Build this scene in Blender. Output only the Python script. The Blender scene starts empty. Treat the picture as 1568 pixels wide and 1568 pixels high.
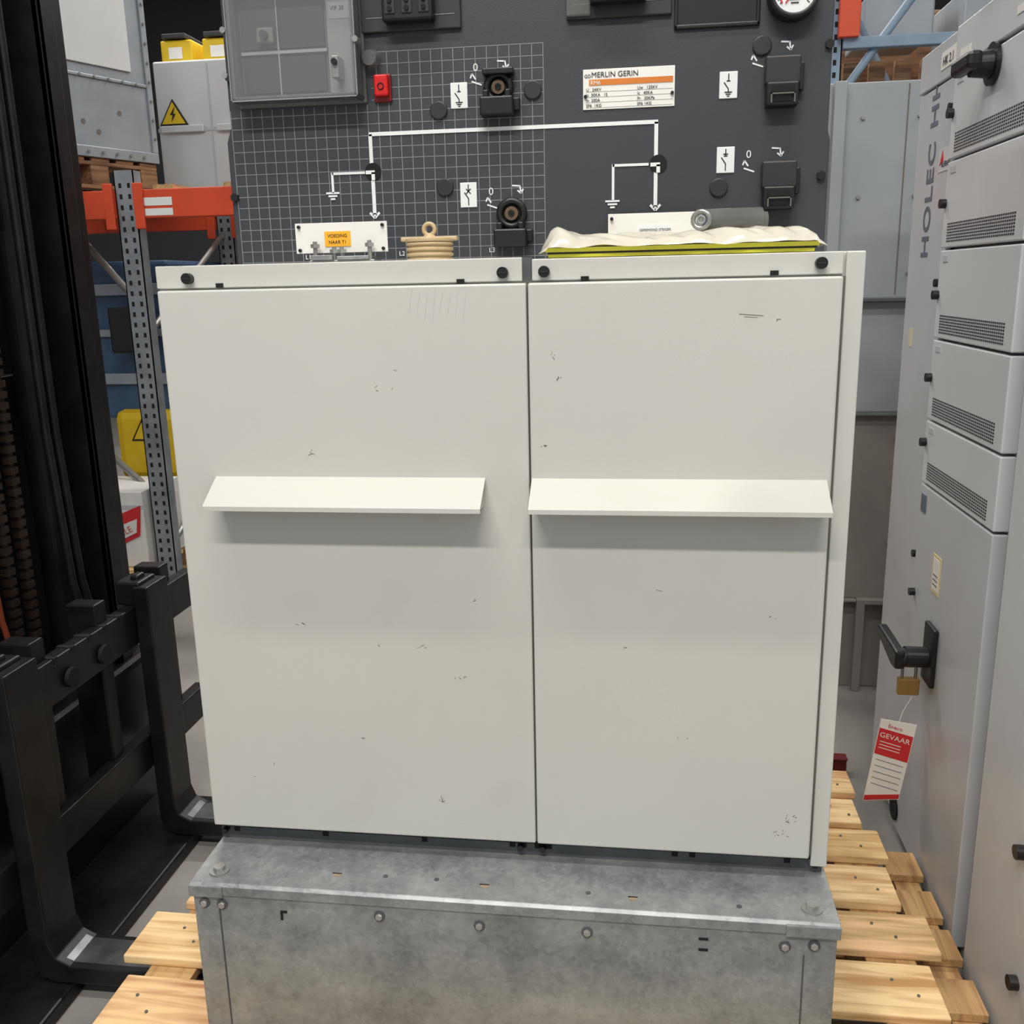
import bpy, bmesh, math, random
import numpy as np
from mathutils import Matrix, Vector, noise
random.seed(7)
S=bpy.context.scene
S.view_settings.view_transform='Standard'
S.view_settings.look='None'
S.view_settings.exposure=0.0

# ---------------------------------------------------------------- materials
def lin(c):
    o=[]
    for v in c:
        v=v/255.
        o.append(v/12.92 if v<=.04045 else ((v+.055)/1.055)**2.4)
    return tuple(o)+(1.,)
def base(name):
    m=bpy.data.materials.new(name);m.use_nodes=True
    return m,m.node_tree.nodes,m.node_tree.links,m.node_tree.nodes['Principled BSDF']
def mat(name,col,rough=.5,metal=0.,var=.08,scale=6.,bump=0.,bscale=200.,spec=.5,alpha=1.,trans=0.,emit=None,es=1.):
    m,N,L,B=base(name)
    c=lin(col)
    tc=N.new('ShaderNodeTexCoord')
    nz=N.new('ShaderNodeTexNoise');nz.inputs['Scale'].default_value=scale;nz.inputs['Detail'].default_value=6
    L.new(tc.outputs['Object'],nz.inputs['Vector'])
    r=N.new('ShaderNodeValToRGB')
    r.color_ramp.elements[0].position=.3;r.color_ramp.elements[1].position=.7
    r.color_ramp.elements[0].color=tuple(max(0,v*(1-var)) for v in c[:3])+(1,)
    r.color_ramp.elements[1].color=tuple(min(1,v*(1+var)) for v in c[:3])+(1,)
    L.new(nz.outputs['Fac'],r.inputs[0]);L.new(r.outputs[0],B.inputs['Base Color'])
    B.inputs['Roughness'].default_value=rough;B.inputs['Metallic'].default_value=metal
    B.inputs['Specular IOR Level'].default_value=spec
    B.inputs['Alpha'].default_value=alpha;B.inputs['Transmission Weight'].default_value=trans
    if bump:
        n2=N.new('ShaderNodeTexNoise');n2.inputs['Scale'].default_value=bscale;n2.inputs['Detail'].default_value=3
        L.new(tc.outputs['Object'],n2.inputs['Vector'])
        b=N.new('ShaderNodeBump');b.inputs['Strength'].default_value=bump;b.inputs['Distance'].default_value=.002
        L.new(n2.outputs['Fac'],b.inputs['Height']);L.new(b.outputs[0],B.inputs['Normal'])
    if emit:
        B.inputs['Emission Color'].default_value=lin(emit);B.inputs['Emission Strength'].default_value=es
    return m
def paint_worn(name,col,rough=.42):
    """powder coated sheet with faint dirt, chips and hairline scratches"""
    m,N,L,B=base(name);c=lin(col)
    tc=N.new('ShaderNodeTexCoord')
    def noise_(s,d=5,vec=None,rg=.5):
        n=N.new('ShaderNodeTexNoise');n.inputs['Scale'].default_value=s;n.inputs['Detail'].default_value=d;n.inputs['Roughness'].default_value=rg
        L.new(vec or tc.outputs['Object'],n.inputs['Vector']);return n
    def ramp(n,p0,c0,p1,c1):
        r=N.new('ShaderNodeValToRGB');e=r.color_ramp.elements
        e[0].position=p0;e[0].color=c0;e[1].position=p1;e[1].color=c1
        L.new(n.outputs['Fac'],r.inputs[0]);return r
    a=ramp(noise_(2.2),.3,tuple(v*.95 for v in c[:3])+(1,),.7,tuple(v*1.02 for v in c[:3])+(1,))
    d=ramp(noise_(30,8,None,.62),.735,(0,0,0,1),.75,(.7,.7,.7,1))
    g=ramp(noise_(6,6),.60,(0,0,0,1),.74,(.08,.08,.08,1))
    mp=N.new('ShaderNodeMapping');mp.inputs['Rotation'].default_value=(0,.5,0);mp.inputs['Scale'].default_value=(9,9,60)
    L.new(tc.outputs['Object'],mp.inputs['Vector'])
    s=ramp(noise_(1.2,6,mp.outputs[0],.6),.72,(0,0,0,1),.735,(.35,.35,.35,1))
    mx=N.new('ShaderNodeMixRGB');L.new(d.outputs[0],mx.inputs[0]);L.new(a.outputs[0],mx.inputs[1]);mx.inputs[2].default_value=(.13,.12,.11,1)
    m3=N.new('ShaderNodeMixRGB');L.new(s.outputs[0],m3.inputs[0]);L.new(mx.outputs[0],m3.inputs[1]);m3.inputs[2].default_value=(.16,.14,.12,1)
    m2=N.new('ShaderNodeMixRGB');L.new(g.outputs[0],m2.inputs[0]);L.new(m3.outputs[0],m2.inputs[1]);m2.inputs[2].default_value=(.32,.28,.22,1)
    L.new(m2.outputs[0],B.inputs['Base Color'])
    B.inputs['Roughness'].default_value=rough
    n2=noise_(450,2);b=N.new('ShaderNodeBump');b.inputs['Strength'].default_value=.12;b.inputs['Distance'].default_value=.001
    L.new(n2.outputs['Fac'],b.inputs['Height']);L.new(b.outputs[0],B.inputs['Normal'])
    return m
def galv(name,lo,hi,metal=.6,rough=.5,scale=55,sp=.12,ns=5):
    m,N,L,B=base(name)
    tc=N.new('ShaderNodeTexCoord')
    nd=N.new('ShaderNodeTexNoise');nd.inputs['Scale'].default_value=scale*.5
    L.new(tc.outputs['Object'],nd.inputs['Vector'])
    av=N.new('ShaderNodeVectorMath');av.operation='MULTIPLY_ADD';av.inputs[1].default_value=(.02,.02,.02)
    L.new(nd.outputs['Color'],av.inputs[0]);L.new(tc.outputs['Object'],av.inputs[2])
    v=N.new('ShaderNodeTexVoronoi');v.inputs['Scale'].default_value=scale
    n=N.new('ShaderNodeTexNoise');n.inputs['Scale'].default_value=ns;n.inputs['Detail'].default_value=9;n.inputs['Roughness'].default_value=.65
    L.new(av.outputs[0],v.inputs['Vector']);L.new(tc.outputs['Object'],n.inputs['Vector'])
    bw=N.new('ShaderNodeRGBToBW');L.new(v.outputs['Color'],bw.inputs[0])
    mx=N.new('ShaderNodeMath');mx.operation='MULTIPLY_ADD';mx.inputs[1].default_value=sp
    L.new(bw.outputs[0],mx.inputs[0]);L.new(n.outputs['Fac'],mx.inputs[2])
    r=N.new('ShaderNodeValToRGB');e=r.color_ramp.elements
    e[0].position=.35;e[0].color=lin(lo);e[1].position=.82;e[1].color=lin(hi)
    L.new(mx.outputs[0],r.inputs[0]);L.new(r.outputs[0],B.inputs['Base Color'])
    B.inputs['Metallic'].default_value=metal
    rr=N.new('ShaderNodeMapRange');rr.inputs['To Min'].default_value=rough-.12;rr.inputs['To Max'].default_value=rough+.12
    L.new(bw.outputs[0],rr.inputs['Value']);L.new(rr.outputs[0],B.inputs['Roughness'])
    return m
def woodm(name,c0,c1,axis=0):
    m,N,L,B=base(name)
    tc=N.new('ShaderNodeTexCoord');mp=N.new('ShaderNodeMapping')
    sc=[22,22,22];sc[axis]=1.6;mp.inputs['Scale'].default_value=sc
    L.new(tc.outputs['Object'],mp.inputs['Vector'])
    n=N.new('ShaderNodeTexNoise');n.inputs['Scale'].default_value=2.2;n.inputs['Detail'].default_value=8;n.inputs['Distortion'].default_value=.8
    L.new(mp.outputs[0],n.inputs['Vector'])
    n3=N.new('ShaderNodeTexNoise');n3.inputs['Scale'].default_value=7;L.new(tc.outputs['Object'],n3.inputs['Vector'])
    ma=N.new('ShaderNodeMath');ma.operation='MULTIPLY_ADD';ma.inputs[1].default_value=.5;L.new(n3.outputs['Fac'],ma.inputs[0]);L.new(n.outputs['Fac'],ma.inputs[2])
    r=N.new('ShaderNodeValToRGB');e=r.color_ramp.elements
    e[0].position=.55;e[0].color=lin(c0);e[1].position=.88;e[1].color=lin(c1)
    L.new(ma.outputs[0],r.inputs[0]);L.new(r.outputs[0],B.inputs['Base Color'])
    B.inputs['Roughness'].default_value=.7
    return m
WHITE=paint_worn('cream_powder_coat',(200,200,194))
GREYW=mat('light_grey_coat',(186,189,193),.34,var=.03)
GREYW2=mat('light_grey_coat_b',(202,205,208),.36,var=.03)
PANEL=mat('anthracite_panel',(53,56,61),.5,var=.06,bump=.15,bscale=500)
BLACK=mat('black_plastic',(18,18,19),.4,var=.1)
BLACK2=mat('dark_grey_plastic',(40,41,43),.45,var=.1)
GAPM=mat('door_gap_grey',(100,98,93),.6)
SCR=mat('scratch_mark',(120,114,104),.6)
VOID=mat('dark_hole',(6,6,6),.8)
LINE=mat('white_print',(228,231,231),.5,var=.02)
GRID=mat('grid_print',(140,145,148),.5,var=.02)
PLATE=mat('white_plate',(232,231,225),.4,var=.03)
ORL=mat('orange_label',(248,178,40),.5,var=.03)
ORM=mat('orange_band',(206,120,40),.5)
RED=mat('red_plastic',(205,22,20),.35)
GALV=galv('galvanised_steel',(114,118,120),(166,169,169),.38,.38,120,.18,10)
GALVD=galv('galvanised_dark',(74,78,80),(102,106,108),.3,.5,60,.1)
STEEL=mat('zinc_steel',(160,160,158),.35,.6,var=.1,scale=20)
ZBOLT=mat('zinc_bolt',(172,172,168),.3,.6,var=.1,scale=20)
FORK=mat('forklift_black_steel',(24,24,26),.42,.25,var=.5,scale=14,bump=.3,bscale=40)
FORKW=mat('worn_fork_steel',(104,105,108),.35,.7,var=.35,scale=20)
RUST=mat('oily_chain',(44,34,28),.5,.4,var=.4,scale=60)
HOSO=mat('orange_hose',(120,48,22),.6,var=.2)
TAN=mat('tan_insulator',(192,170,130),.45,var=.05)
WOOD=woodm('pallet_wood',(190,146,92),(244,212,160))
WOODD=woodm('pallet_wood_y',(150,112,70),(200,162,112),1)
WOODO=woodm('old_wood',(96,66,44),(150,112,78))
CONC=mat('concrete',(134,131,127),.65,var=.22,scale=3,bump=.2,bscale=60)
WALLM=mat('wall_paint',(62,64,67),.8,var=.05)
CEIL=mat('ceiling_sheet',(90,92,95),.8)
ORANGE=mat('rack_orange',(212,74,36),.45,var=.12,scale=5)
RACKG=galv('rack_galv',(120,126,132),(165,172,178),.4,.5,90)
BLUEG=mat('blue_grey_paint',(150,158,166),.38,.2,var=.12)
RACKB=mat('rack_blue',(124,144,164),.5,var=.1)
BLUEP=mat('blue_paint',(58,84,116),.5,var=.2)
YEL=mat('yellow_paint',(222,186,24),.45,var=.08)
PLG=mat('grey_sheet_panel',(148,154,158),.5,.1,var=.09,scale=4)
PLB=mat('brownish_sheet_panel',(130,125,120),.5,.1,var=.18,scale=4)
BOXW=mat('white_carton',(222,222,220),.6)
REDP=mat('red_print',(200,40,48),.5)
BRASS=mat('brass',(170,138,78),.35,.6)
BAG=mat('polythene_bag',(222,219,204),.15,var=.06,scale=30,spec=1.,alpha=.80)
YELP=mat('yellow_manual',(214,210,62),.5)
GLASS=mat('clear_plastic',(200,205,208),.05,alpha=.10,var=0,spec=.8)
SMOKE=mat('smoke_plastic',(112,114,112),.2,alpha=.62,var=.15,scale=30,spec=.8)
LIT=mat('lamp_diffuser',(255,250,240),.5,emit=(255,248,238),es=6)
BLKTXT=mat('black_print',(25,25,25),.6)
BLUTXT=mat('grey_print',(92,100,112),.6)
REDD=mat('dark_red_paint',(100,22,24),.5)
# ---------------------------------------------------------------- geometry helpers
def top(name,loc=(0,0,0)):
    e=bpy.data.objects.new(name,None);e.location=loc;e.empty_display_size=.1
    bpy.context.collection.objects.link(e);return e
def fin(bm,name,parent,m,smooth=False,bevel=0,mod=None):
    me=bpy.data.meshes.new(name);bmesh.ops.recalc_face_normals(bm,faces=bm.faces[:]);bm.to_mesh(me);bm.free()
    me.materials.append(m)
    if smooth:
        for p in me.polygons:p.use_smooth=True
    o=bpy.data.objects.new(name,me);bpy.context.collection.objects.link(o)
    if parent: o.parent=parent
    if bevel:
        b=o.modifiers.new('b','BEVEL');b.width=bevel;b.segments=2;b.limit_method='ANGLE'
    return o
def addbox(bm,x0,x1,y0,y1,z0,z1):
    v=[bm.verts.new(p) for p in [(x0,y0,z0),(x1,y0,z0),(x1,y1,z0),(x0,y1,z0),(x0,y0,z1),(x1,y0,z1),(x1,y1,z1),(x0,y1,z1)]]
    for f in [(0,1,2,3),(4,5,6,7),(0,1,5,4),(1,2,6,5),(2,3,7,6),(3,0,4,7)]: bm.faces.new([v[i] for i in f])
def box(p,name,x0,x1,y0,y1,z0,z1,m,bevel=0):
    bm=bmesh.new();addbox(bm,min(x0,x1),max(x0,x1),min(y0,y1),max(y0,y1),min(z0,z1),max(z0,z1));return fin(bm,name,p,m,bevel=bevel)
def boxes(p,name,lst,m,bevel=0):
    bm=bmesh.new()
    for b in lst:addbox(bm,*b)
    return fin(bm,name,p,m,bevel=bevel)
def addcyl(bm,a,b,r,r2=None,seg=24):
    a=Vector(a);b=Vector(b);d=b-a;L=d.length
    M=Matrix.Translation((a+b)/2)@d.to_track_quat('Z','Y').to_matrix().to_4x4()
    bmesh.ops.create_cone(bm,cap_ends=True,segments=seg,radius1=r,radius2=r if r2 is None else r2,depth=L,matrix=M)
def cyl(p,name,a,b,r,m,r2=None,seg=24,bevel=0):
    bm=bmesh.new();addcyl(bm,a,b,r,r2,seg);return fin(bm,name,p,m,bevel=bevel)
def cyls(p,name,lst,m,seg=16,bevel=0):
    bm=bmesh.new()
    for a,b,r in lst:addcyl(bm,a,b,r,None,seg)
    return fin(bm,name,p,m,bevel=bevel)
def prism(p,name,prof,axis,a0,a1,m,bevel=0):
    bm=bmesh.new()
    def mk(q,a):
        c=list(q);c.insert(axis,a);return bm.verts.new(c)
    A=[mk(q,a0) for q in prof];B=[mk(q,a1) for q in prof];n=len(prof)
    bm.faces.new(A);bm.faces.new(B[::-1])
    for i in range(n):bm.faces.new([A[i],A[(i+1)%n],B[(i+1)%n],B[i]])
    return fin(bm,name,p,m,bevel=bevel)
def tube(p,name,pts,r,m):
    cu=bpy.data.curves.new(name,'CURVE');cu.dimensions='3D';cu.bevel_depth=r;cu.bevel_resolution=3;cu.use_fill_caps=True
    s=cu.splines.new('POLY');s.points.add(len(pts)-1)
    for i,q in enumerate(pts):s.points[i].co=(*q,1)
    cu.materials.append(m);o=bpy.data.objects.new(name,cu);bpy.context.collection.objects.link(o);o.parent=p;return o
def torus(p,name,c,R,r,axis,m,seg=28):
    q=Vector(axis).to_track_quat('Z','Y')
    pts=[tuple(Vector(c)+q@Vector((R*math.cos(t),R*math.sin(t),0))) for t in [2*math.pi*i/seg for i in range(seg+1)]]
    return tube(p,name,pts,r,m)
def text(p,name,s,loc,size,m,face='Y',xs=1.,align='LEFT',bold=0,sp=1.):
    cu=bpy.data.curves.new(name,'FONT');cu.body=s;cu.size=size;cu.extrude=.0002;cu.align_x=align;cu.materials.append(m)
    cu.offset=bold;cu.space_character=sp
    o=bpy.data.objects.new(name,cu);bpy.context.collection.objects.link(o)
    if face=='Y':X,Y=Vector((1,0,0)),Vector((0,0,1))
    if face=='X':X,Y=Vector((0,-1,0)),Vector((0,0,1))
    if face=='XV':X,Y=Vector((0,0,1)),Vector((0,1,0))
    Z=X.cross(Y);M=Matrix((X*xs,Y,Z)).transposed().to_4x4();M.translation=Vector(loc)
    o.parent=p;o.matrix_local=M;return o
def line2(bm,a,b,w,y0,y1):
    a=Vector((a[0],a[1]));b=Vector((b[0],b[1]));d=(b-a).normalized();n=Vector((-d.y,d.x))*w/2
    P=[a-n,b-n,b+n,a+n]
    A=[bm.verts.new((q.x,y0,q.y)) for q in P];B=[bm.verts.new((q.x,y1,q.y)) for q in P]
    bm.faces.new(A);bm.faces.new(B[::-1])
    for i in range(4):bm.faces.new([A[i],A[(i+1)%4],B[(i+1)%4],B[i]])
def strokes(p,name,lst,w,y,m,t=.0008):
    bm=bmesh.new()
    for s in lst:
        ww=s[2] if len(s)>2 else w
        line2(bm,s[0],s[1],ww,y-t,y)
    return fin(bm,name,p,m)

FL=-.58
# ---------------------------------------------------------------- hall
box(None,'floor',-9,9,-5,11,FL-.1,FL,CONC)
box(None,'ceiling',-9,9,-5,11,5.2,5.3,CEIL)
box(None,'wall_back',-9,9,11,11.1,FL,5.2,WALLM)
box(None,'wall_left',-9.1,-9,-5,11,FL,5.2,WALLM)
box(None,'wall_right',9,9.1,-5,11,FL,5.2,WALLM)

# ---------------------------------------------------------------- switchgear
SG=top('switchgear_cabinet')
box(SG,'compartment_body',-.006,1.08,.022,.72,.0,.985,WHITE,.002)
box(SG,'right_side_flange',1.056,1.083,.014,.03,-.022,.985,WHITE,.002)
box(SG,'door_left',0,.5900,0,.019,.001,.950,WHITE,.003)
box(SG,'door_right',.5928,1.0505,-.001,.019,.001,.950,WHITE,.003)
box(SG,'door_gap',.589,.5935,.010,.0215,0,.95,GAPM)
box(SG,'door_right_gap',1.0505,1.0555,.012,.0215,0,.95,GAPM)
box(SG,'top_strip_left',-.006,.583,.014,.022,.953,.988,WHITE,.0015)
box(SG,'top_strip_right',.598,1.052,.014,.022,.953,.985,WHITE,.0015)
box(SG,'top_strip_joint',.583,.598,.018,.022,.953,.988,GALVD)
sc=[(.050,.968),(.554,.966),(.617,.966),(1.020,.969)]
cyls(SG,'quarter_turn_screws',[((x,.015,z),(x,.002,z),.0085) for x,z in sc],BLACK,24)
boxes(SG,'screw_slots',[(x-.006,x+.006,.0008,.003,z-.001,z+.001) for x,z in sc],BLACK2)
boxes(SG,'strip_slots',[(x-.006,x+.006,.012,.0145,z-.004,z+.003) for x,z in [(.100,.957),(.488,.955),(.678,.955),(.955,.957)]],VOID)
def handle(n,x0,x1):
    prism(SG,n,[(0,.651),(-.060,.614),(-.060,.606),(-.0575,.606),(-.0575,.6125),(0,.647)],0,x0,x1,WHITE,.0006)
    for i,x in enumerate((x0+.003,x1-.006)):
        prism(SG,n+'_gusset_%d'%i,[(0,.647),(-.056,.612),(-.056,.609),(0,.604)],0,x,x+.002,WHITE)
handle('handle_left',.069,.520)
handle('handle_right',.594,1.044)
# small chips and hairline scratches in the door paint
rs=random.Random(3)
def marks(cl,y,name):
    l=[];d=[]
    for x,z,n,r in cl:
        for _ in range(n):
            a=x+rs.uniform(-r,r);b=z+rs.uniform(-r*.6,r*.6);ln=rs.uniform(.001,.007);an=rs.uniform(-.9,1.6)
            (d if rs.random()<.3 else l).append(((a,b),(a+ln*math.cos(an),b+ln*math.sin(an)),rs.uniform(.0004,.0010)))
    strokes(SG,name,l,.0007,y,SCR,.00025)
    if d: strokes(SG,name+'_dark',d,.0007,y,BLACK2,.0003)
marks([(.385,.82,2,.006),(.233,.69,4,.006),(.424,.075,8,.008),(.33,.365,2,.006),(.40,.36,3,.01),(.47,.31,5,.012),(.29,.19,2,.004),(.36,.80,3,.02),(.20,.40,2,.02),(.49,.44,2,.008),(.10,.12,2,.03)],-.0001,'door_left_marks')
strokes(SG,'door_left_hairlines',[((.415+.012*i,.945-.004*(i%3)),(.408+.012*i,.91-.006*(i%4)),.0004) for i in range(8)],.0004,-.0001,GREYW,.0002)
strokes(SG,'door_right_hairlines',[((.905,.899),(.940,.896),.0011),((.912,.895),(.932,.8935),.0008),((.79,.47),(.80,.468),.0008)],.0004,-.0011,SCR,.0002)
marks([(.615,.70,3,.006),(.63,.84,3,.006),(.645,.81,4,.012),(.74,.37,2,.003),(1.017,.075,9,.009),(1.0,.045,6,.012),(.975,.43,2,.01),(.96,.885,2,.02),(.83,.22,2,.02)],-.0011,'door_right_marks')
PY=.24
box(SG,'tank_body',.06,1.04,.26,.72,.985,1.50,GALVD)
bm=bmesh.new()
pr=[(.036,.975),(1.064,.975),(1.064,1.165),(1.060,1.18),(1.060,1.50),(.045,1.50),(.045,1.225),(.036,1.20)]
A=[bm.verts.new((x,PY,z)) for x,z in pr];B=[bm.verts.new((x,PY+.02,z)) for x,z in pr]
bm.faces.new(A);bm.faces.new(B[::-1])
for i in range(len(pr)):bm.faces.new([A[i],A[(i+1)%len(pr)],B[(i+1)%len(pr)],B[i]])
fin(bm,'control_panel',SG,PANEL,bevel=.002)
g=[]
nx=29;x0,x1=.047,.597
for i in range(nx+1):
    x=x0+(x1-x0)*i/nx
    g.append(((x,.99),(x,1.252 if x<.302 else 1.334)))
nz=18
for j in range(nz+1):
    z=.995+(1.334-.995)*j/nz
    g.append(((x0 if z<1.252 else .302,z),(x1,z)))
strokes(SG,'grid_lines',g,.00095,PY,GRID,.0003)
T=.0062;t=.0042
def arrow(x,z):return [((x-.0085,z+.009),(x,z),.004),((x+.0085,z+.009),(x,z),.004),((x-.004,z+.006),(x+.004,z+.006),.004)]
def gnd(x,z):return [((x-.012,z),(x+.012,z),.003),((x-.008,z-.005),(x+.008,z-.005),.003),((x-.004,z-.010),(x+.004,z-.010),.003)]
m=[((.2935,1.204),(.787,1.204),T),((.296,1.204),(.296,1.156),T),((.784,1.204),(.784,1.150),T)]
m+=[((.284,1.142),(.224,1.142),t),((.224,1.144),(.224,1.110),t),((.297,1.134),(.297,1.072),T)]+arrow(.297,1.066)+gnd(.223,1.110)
m+=[((.772,1.138),(.712,1.138),t),((.713,1.140),(.713,1.083),t),((.784,1.130),(.784,1.070),T)]+arrow(.784,1.064)+gnd(.712,1.081)
strokes(SG,'mimic_lines',m,T,PY-.0004,LINE,.0012)
for i,(x,z) in enumerate([(.298,1.143),(.788,1.138)]):
    cyl(SG,'indicator_%d'%i,(x,PY+.002,z),(x,PY-.0020,z),.0145,VOID,seg=32)
    strokes(SG,'indicator_bar_%d'%i,[((x-.013,z-.001),(x+.003,z-.001),.006),((x,z-.014),(x,z-.001),.006)],.006,PY-.0021,LINE)
def plaque(i,x,z,kind):
    box(SG,'symbol_plaque_%d'%i,x-.0145,x+.0145,PY-.0022,PY,z-.0205,z+.0205,LINE,.001)
    s=[((x,z+.017),(x,z+.006)),((x,z-.006),(x-.007,z+.004)),((x,z-.006),(x,z-.011))]
    if kind=='e': s+=[((x-.006,z-.011),(x+.006,z-.011)),((x-.004,z-.014),(x+.004,z-.014)),((x-.002,z-.017),(x+.002,z-.017)),((x-.003,z+.006),(x+.003,z+.006))]
    elif kind=='x': s+=[((x-.004,z+.010),(x+.004,z+.002)),((x-.004,z+.002),(x+.004,z+.010)),((x,z-.011),(x,z-.017))]
    else: s+=[((x-.003,z+.006),(x+.003,z+.006)),((x,z-.011),(x,z-.017)),((x-.004,z+.009),(x+.004,z+.009))]
    strokes(SG,'symbol_%d'%i,s,.0017,PY-.0023,BLKTXT,.0004)
plaque(0,.454,1.259,'e');plaque(1,.465,1.099,'x');plaque(2,.899,1.255,'e');plaque(3,.898,1.140,'l')
# rating plate
box(SG,'rating_plate',.663,.813,PY-.002,PY,1.227,1.289,PLATE,.0005)
box(SG,'rating_band',.673,.810,PY-.0028,PY-.002,1.264,1.273,ORM)
text(SG,'rating_logo','GD',(.6650,PY-.0027,1.276),.0075,BLKTXT)
text(SG,'rating_title','MERLIN GERIN',(.6765,PY-.0027,1.2762),.0118,BLKTXT)
text(SG,'rating_model','RM6',(.675,PY-.0031,1.265),.009,PLATE)
for i,(a,b) in enumerate([('U   24KV','Uw   125KV'),('Ic  30KA   1S','Ic   40KA'),('In  200A','Pr   20KPa'),('SF6  1KG','SF6 1KG')]):
    text(SG,'rating_row_%d'%i,a,(.668,PY-.0027,1.2555-.0082*i),.0066,BLKTXT);text(SG,'rating_col_%d'%i,b,(.752,PY-.0027,1.2555-.0082*i),.0066,BLKTXT)
strokes(SG,'rating_rules',[((.668,1.2625-.0082*i),(.810,1.2625-.0082*i)) for i in range(1,5)],.0004,PY-.002,BLUTXT,.0003)
cyls(SG,'rating_studs',[((x,PY,1.247),(x,PY-.006,1.247),.0028) for x in (.667,.809)],BLACK,12)
cyls(SG,'blanking_plugs',[((x,PY+.001,z),(x,PY-.005,z),.0150) for x,z in [(.418,1.237),(.579,1.262),(.424,1.113),(.888,1.097),(.950,1.311)]],BLACK2,28,bevel=.002)
cyls(SG,'panel_edge_screws',[((x,PY+.001,z),(x,PY-.007,z),.0075) for x,z in [(.052,1.305),(.043,1.108),(1.055,1.308),(1.052,1.110),(.30,1.436),(.455,1.415),(.645,1.436),(.796,1.425)]],BLACK,6)
SHB=mat('shaft_brown',(112,92,72),.4,.5)
def roundsock(i,x,z,r,bz):
    torus(SG,'drive_ring_%d'%i,(x,PY-.006,z),r-.004,.006,(0,1,0),BLACK)
    cyl(SG,'drive_recess_%d'%i,(x,PY,z),(x,PY-.004,z),r-.004,VOID)
    cyl(SG,'drive_shaft_%d'%i,(x,PY,z),(x,PY-.011,z),r*.46,SHB)
    cyl(SG,'drive_shaft_core_%d'%i,(x,PY,z),(x,PY-.013,z),r*.24,VOID,seg=6)
    box(SG,'padlock_block_%d'%i,x-.029,x+.027,PY-.032,PY,bz-.017,bz+.013,BLACK,.003)
    boxes(SG,'padlock_ears_%d'%i,[(x-.024,x-.015,PY-.026,PY,bz+.012,bz+.024),(x+.013,x+.022,PY-.026,PY,bz+.012,bz+.024),(x+.024,x+.036,PY-.014,PY,bz-.008,bz+.012)],BLACK,.002)
roundsock(0,.522,1.268,.024,1.238)
roundsock(1,.540,1.066,.025,1.027)
box(SG,'drive_shroud_0',.497,.549,PY-.022,PY,1.286,1.296,BLACK,.002)
def flap(i,x,z):
    box(SG,'flap_housing_%d'%i,x-.027,x+.028,PY-.022,PY,z-.006,z+.036,BLACK2,.003)
    box(SG,'flap_lower_%d'%i,x-.025,x+.025,PY-.030,PY,z-.040,z-.004,BLACK,.003)
    boxes(SG,'flap_window_%d'%i,[(x-.018,x+.018,PY-.032,PY-.028,z-.020,z-.010),(x-.014,x+.014,PY-.032,PY-.028,z-.034,z-.027)],VOID)
    boxes(SG,'flap_bails_%d'%i,[(x-.019,x+.019,PY-.036,PY-.031,z-.0235,z-.0215),(x-.019,x-.017,PY-.036,PY-.031,z-.036,z-.0215),(x+.017,x+.019,PY-.036,PY-.031,z-.036,z-.0215)],GAPM)
    box(SG,'flap_ear_%d'%i,x+.026,x+.034,PY-.016,PY,z-.016,z+.026,BLACK,.002)
flap(0,.982,1.256);flap(1,.983,1.098)
def swarrow(i,x,z):
    text(SG,'zero_%d'%i,'0',(x-.045,PY-.0008,z+.010),.017,LINE)
    s=[((x-.004,z+.024),(x+.009,z+.023)),((x+.009,z+.024),(x+.011,z+.012)),((x+.005,z+.016),(x+.011,z+.011)),((x+.011,z+.011),(x+.015,z+.018)),
       ((x-.047,z+.006),(x-.041,z-.003)),((x-.050,z-.001),(x-.047,z+.006)),((x-.048,z-.006),(x-.031,z-.012))]
    strokes(SG,'switch_arrow_%d'%i,s,.0024,PY,LINE)
swarrow(0,.524,1.286);swarrow(1,.545,1.088);swarrow(2,.984,1.292);swarrow(3,.976,1.132)
text(SG,'l1','L1',(.165,PY-.001,.999),.011,LINE);text(SG,'l2','L2',(.337,PY-.001,1.001),.011,LINE);text(SG,'l3','L3',(.498,PY-.001,1.003),.011,LINE)
# relay window box
x0,x1,z0,z1=.070,.291,1.258,1.445
boxes(SG,'relay_box_frame',[(x0,x0+.008,PY-.045,PY,z0,z1),(x1-.008,x1,PY-.045,PY,z0,z1),(x0,x1,PY-.045,PY,z0,z0+.008),(x0,x1,PY-.045,PY,z1-.008,z1)],SMOKE,.002)
boxes(SG,'relay_box_rim',[(x0-.004,x1+.004,PY-.006,PY,z0-.004,z0+.002),(x0-.004,x0+.002,PY-.006,PY,z0,z1),(x1-.002,x1+.004,PY-.006,PY,z0,z1)],SMOKE,.002)
boxes(SG,'relay_box_front_edge',[(x0,x0+.0015,PY-.047,PY-.045,z0,z1),(x1-.0015,x1,PY-.047,PY-.045,z0,z1),(x0,x1,PY-.047,PY-.045,z0,z0+.0018)],GRID)
box(SG,'relay_box_back',x0+.008,x1-.008,PY-.006,PY,z0+.008,z1-.008,mat('relay_face',(84,87,88),.5))
box(SG,'relay_face_dark_top',x0+.013,.146,PY-.010,PY-.006,1.346,z1-.014,mat('relay_upper',(52,54,56),.5))
box(SG,'relay_face_dark_top_b',.149,.228,PY-.010,PY-.006,1.346,z1-.014,mat('relay_upper_b',(40,42,44),.5))
box(SG,'relay_face_dark_bottom',x0+.013,.228,PY-.010,PY-.006,z0+.018,1.333,mat('relay_lower',(42,44,46),.5))
boxes(SG,'relay_cross',[(x0+.010,.232,PY-.012,PY-.006,1.337,1.342),(.1465,.1485,PY-.013,PY-.006,z0+.012,z1-.012)],GRID)
box(SG,'relay_side_plate',.236,x1-.010,PY-.016,PY-.006,z0+.013,z1-.013,mat('relay_side',(128,130,128),.5))
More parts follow.
